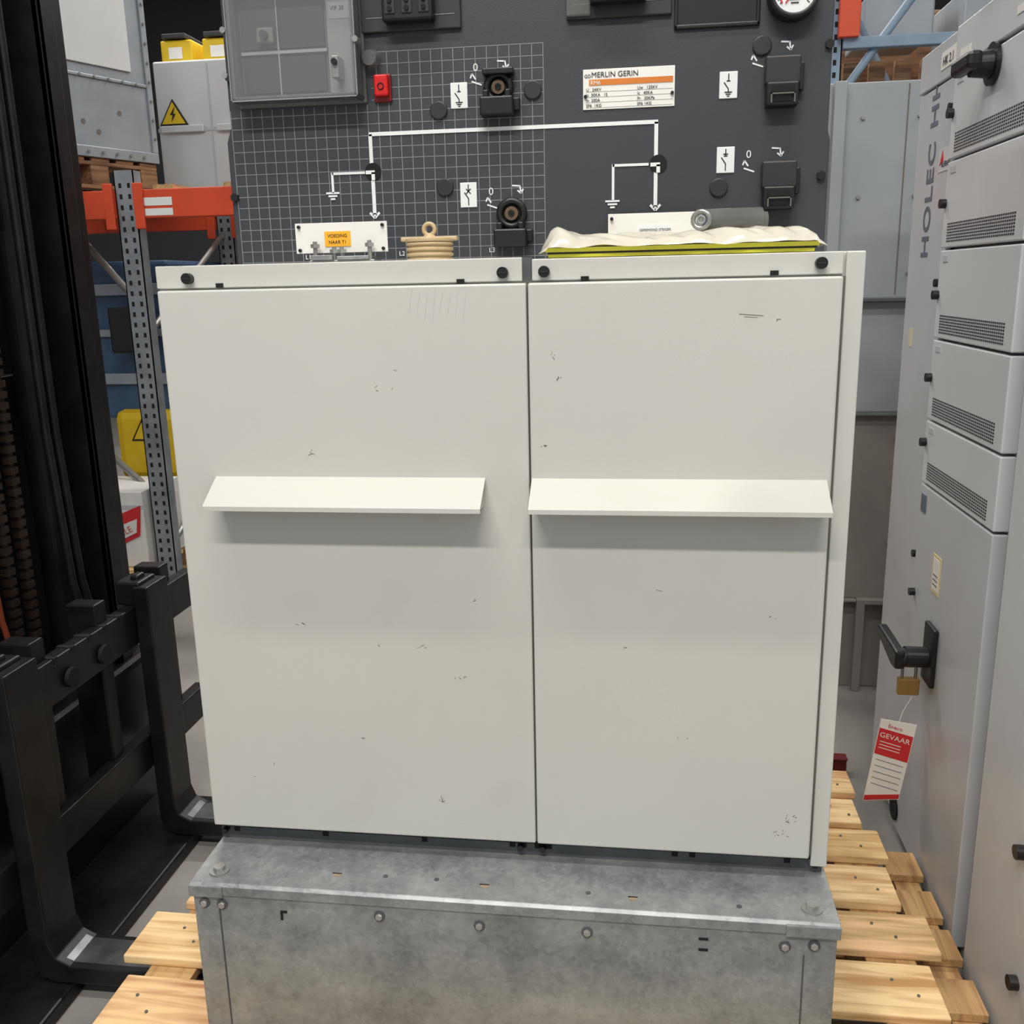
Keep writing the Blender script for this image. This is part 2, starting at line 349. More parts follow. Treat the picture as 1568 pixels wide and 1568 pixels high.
box(SG,'relay_knob',.112,.142,PY-.02,PY-.006,1.353,1.378,GAPM,.003)
cyl(SG,'relay_knob_dot',(.127,PY-.02,1.365),(.127,PY-.028,1.365),.007,BLACK2)
box(SG,'relay_lock_plate',.249,.261,PY-.047,PY-.016,1.288,1.322,STEEL,.001)
cyl(SG,'relay_lock',(.255,PY-.047,1.312),(.255,PY-.053,1.312),.005,BLACK)
box(SG,'relay_sticker',.240,.276,PY-.017,PY-.016,1.385,1.41,GRID)
text(SG,'relay_name','VIP 30',(.243,PY-.0175,1.398),.009,BLKTXT)
box(SG,'relay_glass',x0+.003,x1-.003,PY-.0465,PY-.0450,z0+.003,z1-.003,GLASS)
for k,(x,z) in enumerate([(.066,1.37),(.292,1.345),(.063,1.30)]):
    cyl(SG,'relay_screw_%d'%k,(x,PY-.050,z),(x,PY-.03,z),.005,STEEL,seg=12)
cyl(SG,'clear_knob',(.306,PY,1.322),(.306,PY-.02,1.322),.0165,SMOKE,r2=.012)
box(SG,'button_bezel',.308,.338,PY-.006,PY,1.254,1.298,mat('dark_red',(120,14,14),.4),.002)
box(SG,'button_red',.311,.335,PY-.017,PY-.006,1.262,1.296,RED,.003)
torus(SG,'button_ring',(.323,PY-.018,1.277),.005,.0008,(0,1,0),VOID)
def sock(i,x0,x1,z0,bx0,bx1,bz0):
    box(SG,'socket_plate_%d'%i,x0,x1,PY-.008,PY,z0,1.47,BLACK2,.002)
    strokes(SG,'socket_plate_line_%d'%i,[((x0+.01,z0+.022),(x1-.01,z0+.022)),((x0+.02,z0+.06),(x1-.02,z0+.06))],.0009,PY-.008,GRID)
    box(SG,'socket_block_%d'%i,bx0,bx1,PY-.034,PY-.008,bz0,1.43,BLACK,.004)
    n=3;w=(bx1-bx0)/n
    for k in range(n):
        cx=bx0+w*(k+.5)
        box(SG,'socket_%d_%d'%(i,k),cx-.009,cx+.009,PY-.036,PY-.033,bz0+.010,bz0+.038,BLACK2,.003)
        cyls(SG,'socket_pin_%d_%d'%(i,k),[((cx,PY-.036,bz0+.018),(cx,PY-.0385,bz0+.018),.004),((cx,PY-.036,bz0+.030),(cx,PY-.0385,bz0+.030),.004)],VOID,12)
sock(0,.292,.462,1.362,.335,.420,1.372);sock(1,.637,.806,1.364,.676,.765,1.382)
box(SG,'socket_cover',.637,.676,PY-.014,PY-.008,1.368,1.47,SMOKE,.002)
boxes(SG,'recess_rim',[(.810,.945,PY-.006,PY,1.341,1.348),(.810,.816,PY-.006,PY,1.341,1.47),(.939,.945,PY-.006,PY,1.341,1.47)],BLACK,.002)
box(SG,'recess_panel',.816,.939,PY-.002,PY,1.348,1.47,BLACK)
GX,GZ=.994,1.382
cyl(SG,'gauge_body',(GX,PY,GZ),(GX,PY-.03,GZ),.040,BLACK,seg=48,bevel=.003)
cyl(SG,'gauge_face',(GX,PY-.03,GZ),(GX,PY-.031,GZ),.032,LINE,seg=48)
torus(SG,'gauge_rim',(GX,PY-.031,GZ),.035,.003,(0,1,0),BLACK2,48)
s=[]
for k in range(21):
    a=math.radians(-40+k*13);s.append(((GX+.024*math.cos(a),GZ+.024*math.sin(a)),(GX+.029*math.cos(a),GZ+.029*math.sin(a))))
strokes(SG,'gauge_ticks',s,.0012,PY-.031,BLKTXT)
strokes(SG,'gauge_needle',[((GX,GZ),(GX-.014,GZ-.018)),((GX-.025,GZ-.005),(GX-.019,GZ-.018))],.002,PY-.032,REDP)
strokes(SG,'gauge_text',[((GX-.008,GZ-.013),(GX+.008,GZ-.013)),((GX-.006,GZ-.018),(GX+.006,GZ-.018))],.0016,PY-.0313,BLKTXT)
box(SG,'lower_frame',.0,1.078,.028,.72,-.040,.0,GALVD)
box(SG,'lower_frame_lip',.004,1.07,.016,.03,-.010,-.002,VOID)
boxes(SG,'lower_frame_slots',[(x-.005,x+.005,.0265,.0285,-.026,-.016) for x in (.03,.20,.385,.545,.565,.59,.61,.83,.86,1.02)],VOID)
cyls(SG,'lower_frame_bolts',[((x,.028,-.022),(x,.016,-.022),.006) for x in (.01,.56,.6,1.065)],BLACK,8)

# ---------------------------------------------------------------- galvanised plinth
PL=top('steel_plinth')
box(PL,'front_plate',.004,1.080,-.108,-.10,-.3975,-.055,GALV,.002)
box(PL,'body',.010,1.074,-.10,.74,-.3975,-.047,GALV)
prism(PL,'lid',[(-.112,-.062),(-.112,-.045),(-.106,-.0405),(.74,-.0405),(.74,-.048),(-.108,-.048),(-.108,-.062)],0,.0,1.084,GALV,.001)
boxes(PL,'corner_tabs',[(.0,.060,-.115,-.107,-.065,-.044),(1.0,1.084,-.115,-.107,-.065,-.044)],GALV,.001)
rv=[(.024,-.080),(.056,-.081),(.335,-.083),(.506,-.088),(.685,-.086),(1.0,-.087),(1.045,-.082)]
cyls(PL,'front_washers',[((x,-.107,z),(x,-.1100,z),.0095) for x,z in rv],GALVD,24)
cyls(PL,'front_bolts',[((x,-.109,z),(x,-.1145,z),.0066) for x,z in rv],ZBOLT,6,bevel=.0015)
boxes(PL,'front_slots',[(.160,.172,-.1095,-.1078,-.090,-.086),(.160,.164,-.1095,-.1078,-.104,-.090),(.865,.880,-.1095,-.1078,-.086,-.082),(.865,.880,-.1095,-.1078,-.106,-.102)],VOID)
boxes(PL,'lid_slots',[(x-.007,x+.007,y-.004,y+.004,-.0408,-.0400) for x,y in [(.25,-.065),(.51,-.070),(.76,-.078)]],mat('slot_dust',(150,132,110),.8))
boxes(PL,'lid_slot_edges',[(x-.009,x+.007,y+.003,y+.0055,-.0406,-.0397) for x,y in [(.25,-.065),(.51,-.070),(.76,-.078)]],VOID)
cyls(PL,'lid_holes',[((x,y,-.041),(x,y,-.0398),.0045) for x,y in [(.335,-.06),(.425,-.06),(.685,-.07),(.93,-.08)]],GALVD,16)
cyls(PL,'lid_washers',[((x,y,-.0405),(x,y,-.0375),.017) for x,y in [(.040,-.075),(1.045,-.075)]],STEEL,24)
cyls(PL,'lid_bolts',[((x,y,-.0375),(x,y,-.030),.010) for x,y in [(.040,-.075),(1.045,-.075)]],ZBOLT,6)
tube(PL,'front_seam',[(.05,-.109,-.08),(.05,-.109,-.39)],.0012,GALVD)
tube(PL,'front_seam_b',[(1.03,-.109,-.10),(1.03,-.109,-.39)],.0012,GALVD)

# ---------------------------------------------------------------- items on the cabinet
Zt=.9865
NP=top('name_plate')
box(NP,'plate',.193,.349,.118,.121,1.005,1.053,PLATE,.0005)
box(NP,'label',.243,.287,.1168,.118,1.015,1.039,ORL)
text(NP,'text_a','VOEDING',(.265,.1165,1.0295),.0075,BLKTXT,align='CENTER');text(NP,'text_b','NAAR T1',(.265,.1165,1.0195),.0075,BLKTXT,align='CENTER')
cyls(NP,'screws',[((x,.121,z),(x,.114,z),.0028) for x,z in [(.200,1.010),(.200,1.047),(.342,1.010),(.342,1.047)]],BLACK,10)
box(NP,'foot',.22,.33,.10,.15,Zt,.993,STEEL,.001)
boxes(NP,'foot_plates',[(.225,.262,.09,.14,.993,1.001),(.268,.322,.095,.14,.993,.999)],GALV,.001)
for k,x in enumerate((.230,.262,.275,.322)):
    hh=1.019 if k in(0,3) else 1.010
    cyl(NP,'stud_%d'%k,(x,.105,.99),(x,.105,hh+.004),.0035,STEEL)
    cyl(NP,'stud_nut_%d'%k,(x,.105,hh-.006),(x,.105,hh),.0075,ZBOLT,seg=6)
NP2=top('name_plate.001')
box(NP2,'plate',.706,.862,.205,.208,.9865,1.058,PLATE,.0005)
box(NP2,'label',.755,.813,.204,.205,1.026,1.038,LINE)
text(NP2,'text','GEREMOND STEIGER',(.784,.2037,1.029),.0055,BLKTXT,align='CENTER')
cyls(NP2,'screws',[((x,.205,1.050),(x,.199,1.050),.0028) for x in (.712,.856)],BLACK,10)
IN=top('insulator_bushing')
cx,cy=.418,.125
for k,(a,b,r) in enumerate([(.9865,1.02,.0355),(.9865,.992,.0385),(.9955,1.0005,.0385),(1.004,1.009,.0385),(1.0125,1.017,.0385),(1.018,1.024,.039)]):
    cyl(IN,'rib_%d'%k,(cx,cy,a),(cx,cy,b),r,TAN,seg=48,bevel=.0015)
box(IN,'flange',cx-.047,cx+.047,cy-.008,cy+.008,1.0195,1.0265,TAN,.002)
cyl(IN,'neck',(cx,cy,1.024),(cx,cy,1.030),.012,TAN,r2=.008)
torus(IN,'eye',(cx,cy,1.038),.009,.0035,(0,1,0),TAN)
BG=top('bagged_manual')
boxes(BG,'manual',[(.620,1.016,.045,.19,.9865,.992),(.616,1.022,.042,.19,.9945,1.001),(.640,1.000,.050,.19,1.0025,1.006)],YELP,.001)
boxes(BG,'manual_pages',[(.619,1.019,.044,.19,.992,.9945),(.621,1.017,.046,.19,1.001,1.0025)],BLKTXT)
bm=bmesh.new()
nxx,nyy=110,30
G={}
for i in range(nxx+1):
    for j in range(nyy+1):
        u,v=i/nxx,j/nyy
        x=.606+.426*u;y=.032+.165*v
        e=min(1,min(u,1-u)*16);ev=min(1,min(v,1-v)*5)
        k=max(0,(e*ev))**.5
        lo=1.0015+.005*noise.noise(Vector((x*22,2,4)))
        rg=abs(noise.noise(Vector((x*22+y*18,y*10,3))))
        h=lo+(.015+.010*noise.noise(Vector((x*9,y*7,1)))+.018*rg)*k
        if u<.14:h+=.009*math.sin(u/.14*math.pi)*ev
        if u<.03 or u>.97: h-= .008*(1-e)
        y+=.006*noise.noise(Vector((x*20,v*3,5)))
        G[i,j]=bm.verts.new((x+.005*noise.noise(Vector((y*30,u,9))),y,max(h,.989)))
for i in range(nxx):
    for j in range(nyy):bm.faces.new([G[i,j],G[i+1,j],G[i+1,j+1],G[i,j+1]])
fin(bm,'bag_film',BG,BAG,smooth=True)
RO=top('film_roll')
cyl(RO,'roll',(.85,.10,1.038),(.945,.12,1.040),.0165,SMOKE,seg=32)
cyl(RO,'roll_flap',(.86,.120,1.038),(.955,.13,1.036),.014,SMOKE,seg=24)
torus(RO,'roll_end_face',(.852,.086,1.038),.0125,.0038,(.3,1,0),STEEL)
torus(RO,'roll_end_face_inner',(.852,.085,1.038),.0055,.002,(.3,1,0),GRID)

# ---------------------------------------------------------------- pallet under the plinth
PA=top('wooden_pallet')
ys=[-.33,-.205,-.075,.075,.125,.27,.305,.43,.46,.60,.635,.755,.785,.90,.93,1.05]
bl=[]
for k in range(0,len(ys),2):
    xr={0:1.36,2:1.375,4:1.35,6:1.385,8:1.345,10:1.36,12:1.33,14:1.345}[k];xl={0:-.27,2:-.26,4:-.30,6:-.25,8:-.05,10:-.04,12:-.04,14:-.05}[k]
    zz=random.uniform(-.002,0)
    bl.append((xl,xr,ys[k],ys[k+1],-.421,-.4+zz))
for k,b in enumerate(bl):
    box(PA,'deck_board_%d'%k,*b,[WOOD,woodm('pallet_wood_v%d'%k,(176+random.randint(-8,12),132+random.randint(-8,10),84),(236,200+random.randint(-8,8),148))][k%2],.003)
boxes(PA,'cross_boards',[(x,x+.1,-.33,1.05,-.443,-.4215) for x in (.30,.80,1.235)]+[(-.24,-.14,-.33,.43,-.443,-.4215)],WOODD,.002)
boxes(PA,'blocks',[(x,x+.1,y,y+.13,-.558,-.4435) for x in (.30,.80,1.235) for y in (-.33,.45,.92)]+[(-.24,-.14,-.33,-.2,-.558,-.4435),(-.24,-.14,.36,.43,-.558,-.4435)],WOODD,.002)
boxes(PA,'bottom_boards',[(-.24,1.34,y,y+.13,FL+.001,-.5585) for y in (-.33,.92)]+[(.2,1.34,.45,.58,FL+.001,-.5585)],WOOD,.002)
cyls(PA,'nails',[((x+dx,y+dy,-.402),(x+dx,y+dy,-.3985),.0032) for x in (-.19,1.285) for y in (-.27,0,.2,.37,.53,.7,.84,.99) if not (x<0 and y>.4) for dx,dy in ((-.02,.02),(.02,-.02))],GAPM,8)
PA2=top('wooden_pallet.001')
boxes(PA2,'deck_boards',[(1.387,1.47,y,y+.10,-.52,-.50) for y in (-.2,-.05,.1,.26,.42,.56,.72)],WOODD,.002)
boxes(PA2,'stringer',[(1.40,1.46,-.2,.82,FL+.001,-.521)],WOODD,.002)
RB=top('red_steel_beam')
box(RB,'web',.9,1.42,1.375,1.385,FL+.001,-.535,REDD,.002);box(RB,'flange_top',.9,1.42,1.36,1.40,-.535,-.53,REDD,.002)

# ---------------------------------------------------------------- forklift
FK=top('forklift')
def fork(i,y):
    x=-.515
    pr=[(x-.045,.19),(x-.004,.19),(x-.002,.02),(x,-.44),(x+.012,-.475),(x+.045,-.492),(x+.5,-.497),(x+.95,-.505),(x+.95,-.512),(x+.5,-.532),(x,-.538),(x-.030,-.525),(x-.045,-.49)]
    prism(FK,'fork_%d'%i,pr,1,y-.055,y+.055,FORK,.004)
    prism(FK,'fork_wear_%d'%i,[(x+.028,-.4830),(x+.045,-.4905),(x+.5,-.4955),(x+.5,-.4975),(x+.045,-.4935)],1,y-.040,y+.040,FORKW,.001)
    box(FK,'fork_hook_top_%d'%i,x-.10,x-.03,y-.045,y+.045,.135,.20,FORK,.006)
    box(FK,'fork_latch_%d'%i,x-.07,x-.045,y-.02,y+.02,.19,.212,FORK,.006)
    box(FK,'fork_hook_low_%d'%i,x-.085,x-.04,y-.045,y+.045,-.335,-.285,FORK,.006)
fork(0,.82);fork(1,.24)
def bar(n,z0,z1,y0,y1,x0=-.600,x1=-.562):
    box(FK,n,x0,x1,y0,y1,z0,z1,FORK,.004)
bar('carriage_bar_top',.03,.135,-.05,1.12);bar('carriage_bar_bottom',-.33,-.235,-.05,1.12)
boxes(FK,'carriage_notches',[(-.601,-.561,y,y+.014,.122,.1365) for y in (.34,.41,.48,.55,.62,.69)],VOID)
boxes(FK,'carriage_uprights',[(-.66,-.58,y,y+.05,-.34,.19) for y in (.36,.62,.95)],FORK,.004)
cyls(FK,'carriage_rollers',[((-.56,y,z),(-.55,y,z),.024) for y in (.60,.46) for z in (.07,)],VOID,24)
def rail(n,x0,x1,y0,y1):
    s=.018
    boxes(FK,n,[(x0,x1,y0,y0+s,FL+.06,2.6),(x0,x0+s,y0,y1,FL+.06,2.6),(x1-s,x1,y0,y1,FL+.06,2.6)],FORK,.003)
rail('mast_outer_far',-.90,-.76,1.02,1.10);rail('mast_inner_far',-.86,-.72,.93,1.0)
rail('mast_outer_near',-.90,-.76,.0,.08);rail('mast_inner_near',-.86,-.72,.10,.17)
boxes(FK,'mast_cross_members',[(-.92,-.88,.0,1.10,z,z+.12) for z in (-.45,.62,1.9)],FORK,.004)
boxes(FK,'mast_guard_screen',[(-.95,-.94,.02,1.08,-.4,2.5)],BLACK)
cyls(FK,'lift_cylinders',[((-.83,y,FL+.1),(-.83,y,1.1),.04) for y in (.24,.86)]+[((-.83,y,1.1),(-.83,y,2.5),.028) for y in (.24,.86)],FORK,24)
ch=[]
for yy in (.52,.585):
    z=-.2
    while z<2.4:
        ch.append((-.745,-.725,yy,yy+.028,z,z+.016));ch.append((-.740,-.730,yy+.006,yy+.022,z+.014,z+.026));z+=.026
boxes(FK,'lift_chains',ch,RUST)
for k,(yy,mm) in enumerate([(.33,FORK),(.37,FORK),(.47,HOSO),(.76,FORK),(.80,FORK)]):
    zt=.62 if mm==HOSO else 2.5
    tube(FK,'hose_%d'%k,[(-.74,yy,zt),(-.74,yy,.6),(-.73,yy+.01,.2),(-.70,yy+.03,-.05)],.011 if mm!=HOSO else .007,mm)
box(FK,'truck_front',-1.7,-1.0,-.1,1.12,FL+.12,.55,BLACK,.03)
box(FK,'truck_chassis',-1.0,-.69,-.10,1.10,FL+.012,-.10,FORK,.02)
box(FK,'floor_shade_plate',-1.0,-.47,-.08,.98,FL+.002,-.5415,FORK,.006)  # added dark plate standing in for the shadow on the floor around the forks
box(FK,'truck_cowl',-2.6,-1.45,-.1,1.12,.1,.9,BLACK,.05)
boxes(FK,'overhead_guard',[(-1.55,-1.47,-.05,.01,.5,2.3),(-1.55,-1.47,1.03,1.09,.5,2.3),(-2.6,-1.45,-.05,1.09,2.3,2.36)],BLACK,.01)
cyls(FK,'wheels',[((-1.25,-.12,FL+.25),(-1.25,.10,FL+.25),.245),((-1.25,.94,FL+.25),(-1.25,1.14,FL+.25),.245),((-2.4,-.1,FL+.22),(-2.4,.08,FL+.22),.22),((-2.4,.95,FL+.22),(-2.4,1.12,FL+.22),.22)],BLACK,40)

# ---------------------------------------------------------------- electrical cabinet on the right (front faces -X)
EX=1.49
def slotgrid(p,name,yc0,yc1,z0,z1,rows,cols,x):
    l=[]
    for r in range(rows):
        for c_ in range(cols):
            y=yc0+(yc1-yc0)*(c_+.5)/cols;z=z0+(z1-z0)*(r+.5)/rows
            l.append((x-.0008,x+.001,y-(yc1-yc0)/cols*.3,y+(yc1-yc0)/cols*.3,z-.0018,z+.0018))
    boxes(p,name,l,BLACK2)
EC=top('electrical_cabinet')
Y0,Y1=1.37,.52
YM=1.04
box(EC,'carcass',EX+.02,EX+.62,Y1,Y0,FL+.001,1.50,GREYW,.003)
box(EC,'cable_door',EX,EX+.02,YM+.003,Y0-.004,FL+.03,1.40,GREYW,.003)
box(EC,'cable_header',EX-.004,EX+.02,YM+.002,Y0-.004,1.404,1.497,GREYW,.003)
zb=[.43,.592,.792,1.004,1.205,1.40]
for k in range(len(zb)-1):
    box(EC,'drawer_%d'%k,EX-.012,EX+.02,Y1+.006,YM-.002,zb[k]+.003,zb[k+1]-.003,GREYW2,.003)
    slotgrid(EC,'drawer_vent_%d'%k,Y1+.05,YM-.04,zb[k]+.014,zb[k]+.060,7,36,EX-.012)
    cyl(EC,'drawer_lock_%d'%k,(EX-.012,YM-.012,zb[k]+.105),(EX-.026,YM-.012,zb[k]+.105),.011,BLACK)
    box(EC,'drawer_label_%d'%k,EX-.0135,EX-.012,YM-.07,YM-.03,zb[k+1]-.030,zb[k+1]-.016,GREYW)
box(EC,'drawer_top',EX-.014,EX+.02,Y1+.006,YM-.002,1.404,1.497,GREYW2,.003)
boxes(EC,'drawer_top_labels',[(EX-.0155,EX-.014,.93,1.0,1.425,1.44),(EX-.0155,EX-.014,.60,.66,1.43,1.445)],PLATE)
box(EC,'main_door',EX-.012,EX+.02,Y1+.006,YM-.002,FL+.03,zb[0]-.003,GREYW,.003)
box(EC,'door_shadow_gap',EX+.010,EX+.021,YM-.004,YM+.004,FL+.03,1.5,GAPM)
text(EC,'brand_text','HOLEC HH',(EX-.001,1.190,.985),.083,BLUTXT,'XV',bold=.0015,sp=1.1)
text(EC,'field_code','HK 2.1',(EX-.0065,1.165,1.437),.030,BLKTXT,'X')
box(EC,'field_label',EX-.0055,EX-.004,1.05,1.18,1.43,1.47,PLATE)
box(EC,'logo_plate',EX-.0015,EX,1.06,1.15,1.19,1.245,GREYW2)
prism(EC,'logo_mark',[(1.11,1.215),(1.14,1.205),(1.12,1.24)],0,EX-.0025,EX-.0015,REDP)
text(EC,'logo_text','ALFENSE',(EX-.0022,1.125,1.20),.018,BLKTXT,'X')
box(EC,'cable_door_sticker',EX-.001,EX,1.27,1.30,.755,.805,mat('cream_sticker',(206,200,170),.5))
cyls(EC,'cable_door_locks',[((EX,1.07,z),(EX-.012,1.07,z),.010) for z in (1.33,.925,.23)],BLACK,16)
ry=.77
cyl(EC,'rotary_plate',(EX-.014,ry,1.365),(EX-.022,ry,1.365),.042,BLACK,seg=32)
cyl(EC,'rotary_hub',(EX-.02,ry,1.365),(EX-.06,ry,1.365),.028,BLACK,r2=.024)
box(EC,'rotary_grip',EX-.082,EX-.052,ry-.055,ry+.065,1.350,1.385,BLACK,.009)
hy,hz=.84,.03
box(EC,'lever_plate',EX-.024,EX-.012,hy-.045,hy+.035,hz-.065,hz+.085,BLACK,.004)
cyl(EC,'lever_hub',(EX-.02,hy,hz),(EX-.075,hy,hz),.026,BLACK)
cyl(EC,'lever_collar',(EX-.05,hy,hz),(EX-.085,hy,hz),.022,BLACK2)
prism(EC,'lever_arm',[(hy-.022,hz-.026),(hy-.022,hz+.020),(hy+.02,hz+.022),(hy+.165,hz+.026),(hy+.17,hz-.002),(hy+.02,hz-.030)],0,EX-.102,EX-.078,BLACK,.006)
cyl(EC,'door_knob',(EX-.012,YM-.02,.14),(EX-.026,YM-.02,.14),.010,BLACK)
box(EC,'warning_sticker',EX-.0135,EX-.012,.825,.885,.19,.285,mat('yellow_sticker',(222,206,150),.5))
box(EC,'warning_sticker_inner',EX-.0142,EX-.0135,.832,.878,.198,.277,PLATE)
boxes(EC,'warning_sticker_lines',[(EX-.0148,EX-.0142,.838,.872,z,z+.003) for z in (.21,.222,.234)],BLUTXT)
box(EC,'door_label_small',EX-.0142,EX-.012,YM-.06,YM-.02,.36,.405,BLUTXT)
cyl(EC,'cable_grommet',(EX+.002,1.04,-.50),(EX-.016,1.04,-.50),.036,VOID)
PD=top('padlock')
px,py,pz=EX-.052,hy+.03,-.048
box(PD,'body',px-.026,px+.026,py-.010,py+.010,pz-.035,pz+.010,BRASS,.004)
tube(PD,'shackle',[(px-.016,py,pz+.008),(px-.016,py,pz+.042),(px-.008,py,pz+.052),(px+.008,py,pz+.052),(px+.016,py,pz+.042),(px+.016,py,pz+.008)],.004,STEEL)
TG=top('danger_tag',(EX-.070,hy+.02,-.160))
TG.rotation_euler=(0,math.radians(7),math.radians(-20));TG.scale=(.88,.88,.88)
prism(TG,'card',[(-.048,0.0),(.048,.012),(.046,-.235),(-.048,-.275)],1,-.001,.001,PLATE)
box(TG,'red_field',-.046,.046,-.002,-.001,-.112,-.028,REDP)
prism(TG,'red_foot',[(-.047,-.272),(.045,-.233),(.045,-.218),(-.047,-.255)],1,-.002,-.001,REDP)
text(TG,'tag_title','GEVAAR',(-.042,-.0022,-.055),.022,PLATE)
text(TG,'tag_brand','Eneco',(-.025,-.0022,-.020),.016,REDP)
boxes(TG,'tag_lines',[(-.038,.038,-.0018,-.001,z,z+.0015) for z in (-.13,-.15,-.17,-.19,-.21)],BLUTXT)
boxes(TG,'tag_small_print',[(-.038,.02,-.0026,-.002,z,z+.002) for z in (-.07,-.08,-.09)],PLATE)
tube(TG,'tag_string',[(0,0,-.002),(.004,.004,.04),(.018,.008,.088)],.0012,PLATE)
EN=top('electrical_cabinet.001')
box(EN,'carcass',1.50,2.1,-.75,.45,FL+.001,1.50,GREYW,.003)
box(EN,'dark_gap_fill',1.53,2.05,.452,.517,FL+.001,1.49,mat('blue_black_gap',(38,46,54),.5))  # added dark fill standing in for the dark open gap between the cabinets
box(EN,'door',1.478,1.50,-.16,.447,FL+.03,1.48,GREYW2,.003)
box(EN,'door_b',1.478,1.50,-.74,-.165,FL+.03,1.48,GREYW2,.003)
cyls(EN,'door_locks',[((1.478,y,z),(1.462,y,z),.014) for y,z in [(.215,-.10),(.18,-.355),(.24,.7)]],BLACK,20)
WR=top('plastic_wrap')
bm=bmesh.new();bmesh.ops.create_icosphere(bm,subdivisions=5,radius=1)
for v in bm.verts:
    n=noise.noise(v.co*2.2)+.5*abs(noise.noise(v.co*6))
    d=v.co*(1+.35*n);v.co=Vector((EX+.13+d.x*.15,.70+d.y*.24,1.56+d.z*.065))
    v.co.z=max(v.co.z,1.502)
fin(bm,'film',WR,BAG,smooth=True)

# ---------------------------------------------------------------- pallet rack, left
RK=top('pallet_rack')
def upright(p,n,x,y,z1=3.6,m=RACKG):
    boxes(p,n,[(x,x+.10,y,y+.005,FL+.01,z1),(x,x+.005,y,y+.07,FL+.01,z1),(x+.095,x+.10,y,y+.07,FL+.01,z1)],m)
    l=[]
    z=FL+.1
    while z<z1-.03:
        for dx in (.028,.072): l.append((x+dx-.007,x+dx+.007,y-.001,y+.001,z,z+.022))
        z+=.05
    boxes(p,n+'_holes',l,VOID)
    box(p,n+'_foot',x-.02,x+.12,y-.02,y+.09,FL,FL+.01,m)
upright(RK,'upright_a',-1.73,3.0,1.50);upright(RK,'upright_b',-1.73,4.1,1.42)
upright(RK,'upright_c',-4.4,3.0,1.5);upright(RK,'upright_d',1.0,3.0,1.5)
for k,(x0,x1) in enumerate([(-4.3,-1.73),(-1.63,1.0)]):
    for j,y in enumerate((2.985,4.08)):
        z=1.28
        boxes(RK,'beam_%d_%d'%(k,j),[(x0,x1,y,y+.05,z,z+.13),(x0,x0+.05,y-.012,y,z-.05,z+.16),(x1-.05,x1,y-.012,y,z-.05,z+.16)],ORANGE,.004)
    boxes(RK,'shelf_slats_%d'%k,[(x0+.1+i*.35,x0+.2+i*.35,2.99,4.12,1.41,1.43) for i in range(int((x1-x0)/.35))],WOODD)
tube(RK,'brace_a',[(-1.70,3.06,.7),(-1.70,4.1,1.25)],.016,STEEL)
tube(RK,'brace_b',[(-1.70,3.06,-.4),(-1.70,4.1,.1)],.016,STEEL)
tube(RK,'brace_c',[(-2.2,3.4,1.25),(-1.70,3.1,.85)],.018,STEEL)
tube(RK,'brace_d',[(-2.2,3.4,.1),(-1.70,3.1,-.15)],.018,STEEL)
boxes(RK,'beam_labels',[(-1.58,-1.44,2.983,2.985,1.335,1.372),(-1.58,-1.44,2.983,2.985,1.290,1.322)],LINE)
ang=math.radians(67)
CR=top('steel_crate',(-1.93,2.95,1.576));CR.rotation_euler=(0,0,ang)
box(CR,'body',-.15,.53,0,.9,0,1.05,BLUEG,.006)
boxes(CR,'rims',[(-.155,.535,-.012,0,0,.05),(-.155,.535,-.008,0,.36,.375),(.505,.535,-.012,0,.05,1.05)],BLUEG,.003)
box(CR,'reflection_panel',-.10,.42,-.010,-.0005,.42,.95,GREYW2,.003)  # pale panel, a reflection on the crate face put in as lighter colour
cyls(CR,'rivets',[((-.12+i*.08,-.012,z),(-.12+i*.08,-.020,z),.008) for i in range(8) for z in (.025,)]+[((-.12+i*.08,-.008,.3675),(-.12+i*.08,-.016,.3675),.006) for i in range(8)]+[((.52,-.012,.12+.09*i),(.52,-.02,.12+.09*i),.007) for i in range(9)],STEEL,8)
cyls(CR,'holes',[((x,.001,z),(x,-.002,z),.012) for x,z in [(.05,.28),(.2,.12),(.33,.22),(.12,.16)]],GAPM,16)
PB=top('wooden_pallet.002',(-1.93,2.95,0));PB.rotation_euler=(0,0,ang)
boxes(PB,'boards',[(x,x+.1,0,.9,1.558,1.575) for x in (-.15,0,.14,.28,.42)]+[(-.15,.52,y,y+.1,1.54,1.5575) for y in (0,.4,.8)]+[(-.15,.52,y,y+.1,1.4315,1.449) for y in (0,.4,.8)],WOODO,.002)
boxes(PB,'blocks',[(x,x+.1,y,y+.1,1.4495,1.5395) for x in (-.15,.13,.42) for y in (0,.4,.8)],WOODO,.003)
WC=top('warning_cabinet')
wy=4.0
box(WC,'body',-1.98,-.60,wy,wy+.6,1.431,2.19,GREYW2,.01)
boxes(WC,'door_seam',[(-1.665,-1.655,wy-.003,wy,1.44,2.17),(-1.98,-.60,wy-.005,wy,1.815,1.835)],GREYW)
boxes(WC,'handle_rail',[(-1.95,-1.70,wy-.03,wy,1.81,1.845),(-1.62,-1.2,wy-.03,wy,1.81,1.845)],GREYW2,.003)
for k,x in enumerate((-1.88,-1.42)):
    prism(WC,'triangle_edge_%d'%k,[(x-.085,1.85),(x+.085,1.85),(x,1.99)],1,wy-.008,wy-.001,BLKTXT)
    prism(WC,'triangle_%d'%k,[(x-.070,1.858),(x+.070,1.858),(x,1.974)],1,wy-.012,wy-.008,YEL)
    prism(WC,'bolt_%d'%k,[(x-.010,1.868),(x+.017,1.91),(x+.002,1.91),(x+.014,1.947),(x-.017,1.905),(x-.001,1.905)],1,wy-.015,wy-.012,BLKTXT)
YC=top('yellow_crate')
